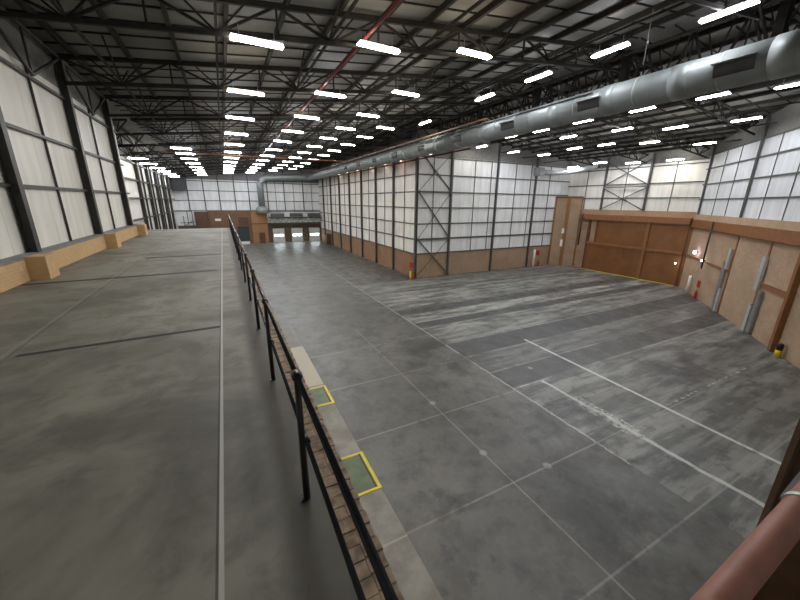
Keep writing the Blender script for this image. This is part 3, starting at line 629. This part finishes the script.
for i, x in enumerate((24.0, 28.0, 32.0, 36.0, 40.0)):
    y0 = max(-3.9, 19-(XR-x)*(13.8/17.2)+.4)
    bm = nb(); beam(bm, (x, y0, zb(x)+.09), (x, YB, zb(x)+.09), .07, .08); tag(mk('roof_tie', bm, 'roof_steel'), 'slim tie bar along the right truss bottoms, %s from the ridge' % ORD[i], 'tie bar', 'tie bars of the right trusses')
# longitudinal sway braces between truss bottoms and roof (V rods)
def sway(x, y, label):
    t = thing('sway_brace', label, 'bracing', (x, y, zb(x)), 'sway braces between the trusses')
    for e in (-1, 1):
        bm = nb(); beam(bm, (x, y, zb(x)+.1), (x, y+e*1.9, zt(x)-.12), .055); mk('brace_rod', bm, 'roof_steel', t)
nn_ = 0
for row, x in enumerate((-3.1, 4.0, 11.2, 18.3)):
    for k, y in enumerate(TY[1:8]):
        sway(x, y, 'thin V-shaped sway brace, %s row from left wall, %s truss from camera' % (ORD[row], ORD[k+1]))
# sheet battens running across under the roof
y = -3.0; k = 0; first = None; bt = []
bm = nb(); beam(bm, (-5.1, y, zt(-5.1)-.02), (20.0, y, zt(20)-.02), .05, .06); first = mk('roof_batten', bm, 'purlin')
tag(first, 'thin batten across the left roof sheeting, number first from the camera', 'batten', 'battens of the left roof slope')
NB = 70
for k in range(1, NB):
    o = first.copy(); C.objects.link(o); o.location.y += 1.2*k; o['label'] = 'thin dark batten across the left roof sheeting, about %d metres along the hall' % round(1.2*k)
first['label'] = 'thin dark batten across the left roof sheeting, just behind the camera'
k = 0; y = .5
while y < 35:
    xm = XR-.1 if y > 19 else XR-(19-y)*(17.2/13.8)-.3
    bm = nb(); beam(bm, (20.1, y, zt(20.1)-.02), (xm, y, zt(xm)-.02), .05, .06)
    tag(mk('roof_batten', bm, 'purlin'), 'thin dark batten across the right roof sheeting, %s from the camera' % ORD[k], 'batten', 'battens of the right roof slope'); y += 1.5; k += 1
# ridge lattice girder
t = thing('ridge_girder', 'deep dark lattice girder running under the ridge above the round duct', 'girder', (20.3, 30, 4.95))
GX = 20.3
for z, w in ((4.95, .16), (6.3, .11), (7.7, .16)):
    bm = nb(); beam(bm, (GX, -3.9, z), (GX, YB-.3 if z < 5 else YF, z), w, w); mk('chord', bm, 'roof_steel', t)
gy = [1.2+6*k for k in range(14)]
for i, y in enumerate(gy):
    bm = nb(); z0 = 4.9 if y < YB else 5.0; box(bm, GX-.2, GX+.2, y-.16, y+.16, z0, 7.85); mk('post', bm, 'roof_steel', t)
    if i < 6 and y < YB-5:
        for j in range(3):
            a = y+j*2; 
            for p, q, w in (((a, 4.95), (a+1, 7.7), .09), ((a+2, 4.95), (a+1, 7.7), .09), ((a+1, 4.95), (a+1, 7.7), .055), ((a+.5, 7.7), (a, 6.1), .05), ((a+1.5, 7.7), (a+2, 6.1), .05)):
                bm = nb(); beam(bm, (GX, p[0], p[1]), (GX, q[0], q[1]), w); mk('web_brace', bm, 'roof_steel', t)
# knee braces at the girder posts
for i, y in enumerate(gy[:6]):
    for e in (-1, 1):
        bm = nb(); beam(bm, (GX+e*.2, y, 5.6), (GX+e*2.2, y, zb(GX)+.0), .09); tag(mk('knee_brace', bm, 'roof_steel'), 'knee brace %s of the ridge girder, %s post from camera' % ('left' if e < 0 else 'right', ORD[i]), 'brace', 'knee braces of the ridge girder')
# ------------------------------------------------------------------ ventilation duct
DX, DZc, DR = 17.6, 4.9, .65
t = thing('ventilation_duct', 'big round galvanised ventilation duct running the length of the hall below the ridge', 'duct', (DX, 40, DZc-DR))
pts = [(DX, -3.9, DZc), (DX, 77.6, DZc)]
for a in range(1, 7):
    th = a*math.pi/12; pts.append((DX-1.6+1.6*math.cos(th), 77.6+1.6*math.sin(th), DZc))
pts += [(9.0, 79.2, DZc-.3)]
for a in range(1, 7):
    th = a*math.pi/12; pts.append((9.0-1.6*math.sin(th), 79.2, DZc-.3-1.6+1.6*math.cos(th)))
pts += [(7.4, 79.2, -1.3)]
mk('duct_tube', tube(nb(), pts, DR, 28), 'duct', t)
mk('outlet_hood', tube(nb(), [(7.4, 79.2, -1.2), (7.4, 79.2, -1.6), (7.4, 79.2, -2.6)], [.75, 1.25, 1.25], 20), 'galv_flat', t)
y = 1.5; k = 0
while y < 77:
    bm = nb(); tube(bm, [(DX, y-.05, DZc), (DX, y+.05, DZc)], DR+.02, 28); mk('joint_ring', bm, 'duct', t)
    if y < 40:
        bm = nb(); tube(bm, [(DX, y+1.0, DZc), (DX, y+1.65, DZc)], DR+.025, 28); mk('sleeve', bm, 'duct', t)
    y += 3.0
for y0 in [7.6-5.6, 7.6, 13.2, 18.8, 24.3, 29.8, 35.4, 41, 46.5, 52]:
    def on(a, rr): return (DX-math.cos(a)*rr, DZc+math.sin(a)*rr)
    a0, a1 = -.5, .12; rr = DR+.05; bm = nb(); n = 6
    A = []
    for i in range(n+1):
        a = a0+(a1-a0)*i/n; q = on(a, rr); p = on(a, DR-.02); A.append((q, p))
    for (q0, p0), (q1, p1) in zip(A, A[1:]):
        for ya, yb in ((y0-1.15, y0),):
            v = [bm.verts.new(w) for w in ((q0[0],ya,q0[1]),(q0[0],yb,q0[1]),(q1[0],yb,q1[1]),(q1[0],ya,q1[1]),(p0[0],ya,p0[1]),(p0[0],yb,p0[1]),(p1[0],yb,p1[1]),(p1[0],ya,p1[1]))]
            for f in ((0,1,2,3),(7,6,5,4),(0,4,5,1),(1,5,6,2),(2,6,7,3),(3,7,4,0)): bm.faces.new([v[i] for i in f])
    mk('grille', bm, 'grille', t)
    q = on(a1, DR+.12); bm = nb(); beam(bm, (q[0], y0-1.2, q[1]), (q[0], y0+.05, q[1]), .22, .03); mk('grille_hood', bm, 'galv_flat', t)
bm = nb(); tube(bm, [(DX-.60, 12.5, 5.28), (DX-.60, 26, 5.28)], .03, 8); mk('side_conduit', bm, 'black', t)
for y in (3, 9, 15, 21, 27, 33, 39, 45):
    bm = nb(); beam(bm, (DX, y, DZc+DR-.02), (DX, y, zb(DX)), .025); mk('hanger_rod', bm, 'roof_steel', t)
# small duct in the back corner
t = thing('corner_duct', 'small silver duct elbow high in the back corner above the tall shaft', 'duct', (43, 33.5, 4.2))
mk('duct_tube', tube(nb(), [(38.9, 34.6, 4.1), (41.5, 34.5, 4.05), (43.6, 34.0, 4.2), (44.5, 32.2, 4.5), (44.6, 30.6, 4.9)], .32, 14), 'galv', t)
bm = nb(); box(bm, 38.2, 39.0, 34.1, 35.1, 3.6, 4.6); mk('fan_box', bm, 'galv_flat', t)
# pipes in the roof
bm = nb(); tube(bm, [(5.3, -3.9, 5.66), (5.3, 60, 5.66)], .065, 10); tag(mk('sprinkler_main', bm, 'red_pipe'), 'dark red sprinkler pipe running down the hall under the left trusses', 'pipe')
bm = nb(); tube(bm, [(-5.0, 43.0, 4.55), (16.5, 43.0, 4.75)], .045, 8); tag(mk('sprinkler_branch', bm, 'brown_steel'), 'faded red sprinkler branch crossing the hall below the trusses', 'pipe')
bm = nb(); beam(bm, (16.75, 20, 5.5), (16.75, 76, 5.5), .22, .1); tag(mk('cable_tray', bm, 'brown_frame'), 'brown cable tray alongside the upper edge of the round duct', 'cable tray')
bm = nb(); tube(bm, [(18.6, 24, 4.25), (18.6, 77, 4.25)], .07, 8); tag(mk('sprinkler_pipe', bm, 'red_pipe'), 'dark red pipe running below the round duct towards the far wall', 'pipe')
bm = nb(); beam(bm, (15.2, 9.2, 7.0), (15.2, 9.2, 5.2), .02); box(bm, 15.17, 15.23, 9.17, 9.23, 5.9, 6.0); tag(mk('hanging_chain', bm, 'galv_flat'), 'thin pale chain hanging from the roof in front of the duct', 'chain')
# ------------------------------------------------------------------ lamps
def lamp_proto(axis, mat, k):
    t = thing('batten_lamp', '', 'ceiling lamp', (0, 0, 0)); L = .76; W = .125
    def bx(a0, a1, b0, b1, z0, z1):
        bm = nb(); box(bm, a0, a1, b0, b1, z0, z1) if axis == 'x' else box(bm, b0, b1, a0, a1, z0, z1); return bm
    bm = bx(-L, L, -W*.7, W*.7, .045, .12); mk('housing', bm, 'lamp_body', t)
    bm = bx(-L-.02, L+.02, -W, W, .0, .045)
    mk('diffuser', bm, mat, t)
    bm = bx(-L*.7, -L*.7+.02, -.01, .01, .15, .42); mk('hanger', bm, 'galv_flat', t); bm = bx(L*.7-.02, L*.7, -.01, .01, .15, .42); mk('hanger', bm, 'galv_flat', t)
    return t
protos = {}
def put_lamp(x, y, z, axis, mat, label, group):
    key = (axis, mat)
    if key not in protos:
        p = lamp_proto(axis, mat, 0); protos[key] = p; p.location = (x, y, z); p['label'] = label; p['group'] = group; return
    p = protos[key]; r = dup(p, Vector((x, y, z))-p.location, label); r['group'] = group
def zl(x): return 4.63+.11*x if x < 20 else 6.83-.089*(x-20)
ck = {'c': 'lamp_cool', 'w': 'lamp_white', 'o': 'lamp_warm', 'p': 'lamp_pink'}
rows = [  # first lamp in the longest rows is unseen, added to light the near deck
 ('second row from left wall', [(1.6, y) for y in (7.45,13.3,19.15,25,30.75,36.5,42.2,47.9,53.0,58.5,63.5,68.5,74)], 'x', 'ccoccoccccccc'),
 ('third row from left wall', [(5.65, y) for y in (7.2,12.9,19.2,24.8,30.1,35.4,41.4,47.2,53,59,65,71,77)], 'x', 'wocwwcccccccc'),
 ('fourth row from left wall', [(9.75, y) for y in (6.6,12.7,18.6,24.2,29.2,34.4,40,45.6,51.4,57.2,63,69,75)], 'x', 'wowwwcwwcwcwc'),
 ('fifth row from left wall', [(13.4, y) for y in (29.3,34.2,39.5,44.9,50.1,56,62,68,74)], 'x', 'wwcwwcwwc'),
 ('row beside the left wall', [(-2.7, y) for y in (37.8,41.7,46.5,52,57.8,63.5,69.2,75)], 'x', 'ccccwccc'),
 ('row by the far left wall', [(-7.0, y) for y in (44.1,49.8,56,62,68,74)], 'x', 'wwcccc'),
 ('row left of the round duct', [(16.5,7.4),(15.8,11.1),(15.6,14.8),(15.5,18.9),(16.0,27.0)], 'y', 'ccccw'),
]
for nm, ps, ax, cols in rows:
    for i, (x, y) in enumerate(ps):
        put_lamp(x, y, zl(x), ax, ck[cols[i % len(cols)]], 'glowing ceiling batten, %s from camera, %s' % (ORD[i], nm), 'lamps in the ' + nm)
for i, y in enumerate((32.0, 38.8, 43.5, 48.5, 54, 59, 64)):
    put_lamp(19.05, y, 4.72, 'x', ('lamp_pink' if i in (0, 1, 4) else 'lamp_dim'), 'dim batten low along the receding partition, %s past the corner' % ORD[i], 'lamps along the receding partition')
RL = [(27.8, 8.6), (26.9, 11.8), (26.6, 15.6), (26.4, 19.9), (26.4, 24.0), (32.2, 16.1), (33.0, 12.2), (30.3, 19.1), (34.3, 22.9), (35.7, 19.7), (38.6, 16.7), (44.0, 25.7), (44.4, 21.5), (27.4, 33.3), (26.2, 27.6), (29.7, 23.7), (34.0, 26.2), (43.4, 33.2), (42.2, 28.6), (31.7, 32.6), (34.8, 30.8)]
RLs = sorted(RL, key=lambda p: p[0])
for i, (x, y) in enumerate(RLs):
    put_lamp(x, y, zl(x), 'y', 'lamp_cool' if i % 5 else 'lamp_white', 'violet-white ceiling batten over the right bay, %s counting away from the duct' % ORD[i], 'lamps over the right-hand bay')
# ------------------------------------------------------------------ near right corner: brick pier, steel, big pipe
bm = nb(); box(bm, 3.3, 4.2, -3.9, .16, FZ, -1.0); o = mk('wall_stair_pier', bm, 'brick_pier'); o['kind'] = 'structure'
bm = nb(); isec(bm, (3.36, .33, FZ), (3.36, .33, -.7), .3, .34, (0,1,0), .03); tag(mk('stanchion', bm, 'stanchion'), 'brown steel stanchion beside the big faded red pipe', 'column')
t = thing('fire_main', 'thick faded red pipe crossing the near right corner', 'pipe', (1.2, .19, -2.1))
mk('pipe_run', tube(nb(), [(.5,.19,-2.1),(.5,.19,-1.3),(.53,.19,-1.2),(.62,.19,-1.14),(.8,.188,-1.125),(2.05,.195,-1.025),(3.18,.2,-.94)], .042, 24), 'pipe_orange', t)
mk('ring_clamp', tube(nb(), [(1.74,.194,-1.052),(1.765,.194,-1.05)], .047, 24), 'galv', t)
bm = nb(); beam(bm, (1.75,.24,-1.06), (3.2,.30,-1.0), .014); mk('clamp_arm', bm, 'galv_flat', t)
bm = nb(); box(bm, 2.9, 3.3, -.02, .10, -2.95, -2.8); tag(mk('wall_bracket', bm, 'galv_flat'), 'small pale bracket on the tan brick below the big red pipe', 'bracket')
# ------------------------------------------------------------------ camera, world, view
cam = bpy.data.cameras.new('camera'); co = bpy.data.objects.new('camera', cam); C.objects.link(co)
R = ((0.8915654468853407, -0.4527811182012342, 0.010015633808342738), (-0.11839989134637321, -0.25437141471979446, -0.9598315732995124), (0.43714130398454665, 0.8545668156287666, -0.2803979992382254))
right = Vector(R[0]); up = -Vector(R[1]); back = -Vector(R[2])
mw = Matrix.Identity(4)
for i in range(3): mw[i][0] = right[i]; mw[i][1] = up[i]; mw[i][2] = back[i]
co.matrix_world = mw; cam.sensor_width = 36; cam.lens = 335.95/800*36; cam.clip_start = .05; cam.clip_end = 300
bpy.context.scene.camera = co
w = bpy.data.worlds.new('world'); bpy.context.scene.world = w; w.use_nodes = True
w.node_tree.nodes['Background'].inputs[0].default_value = (.8, .85, .9, 1); w.node_tree.nodes['Background'].inputs[1].default_value = .35
vs = bpy.context.scene.view_settings; vs.view_transform = 'Standard'; vs.look = 'None'; vs.gamma = 1; vs.use_curve_mapping = False; vs.exposure = 1.12
for o in bpy.data.objects:
    if '_o' in o: del o['_o']
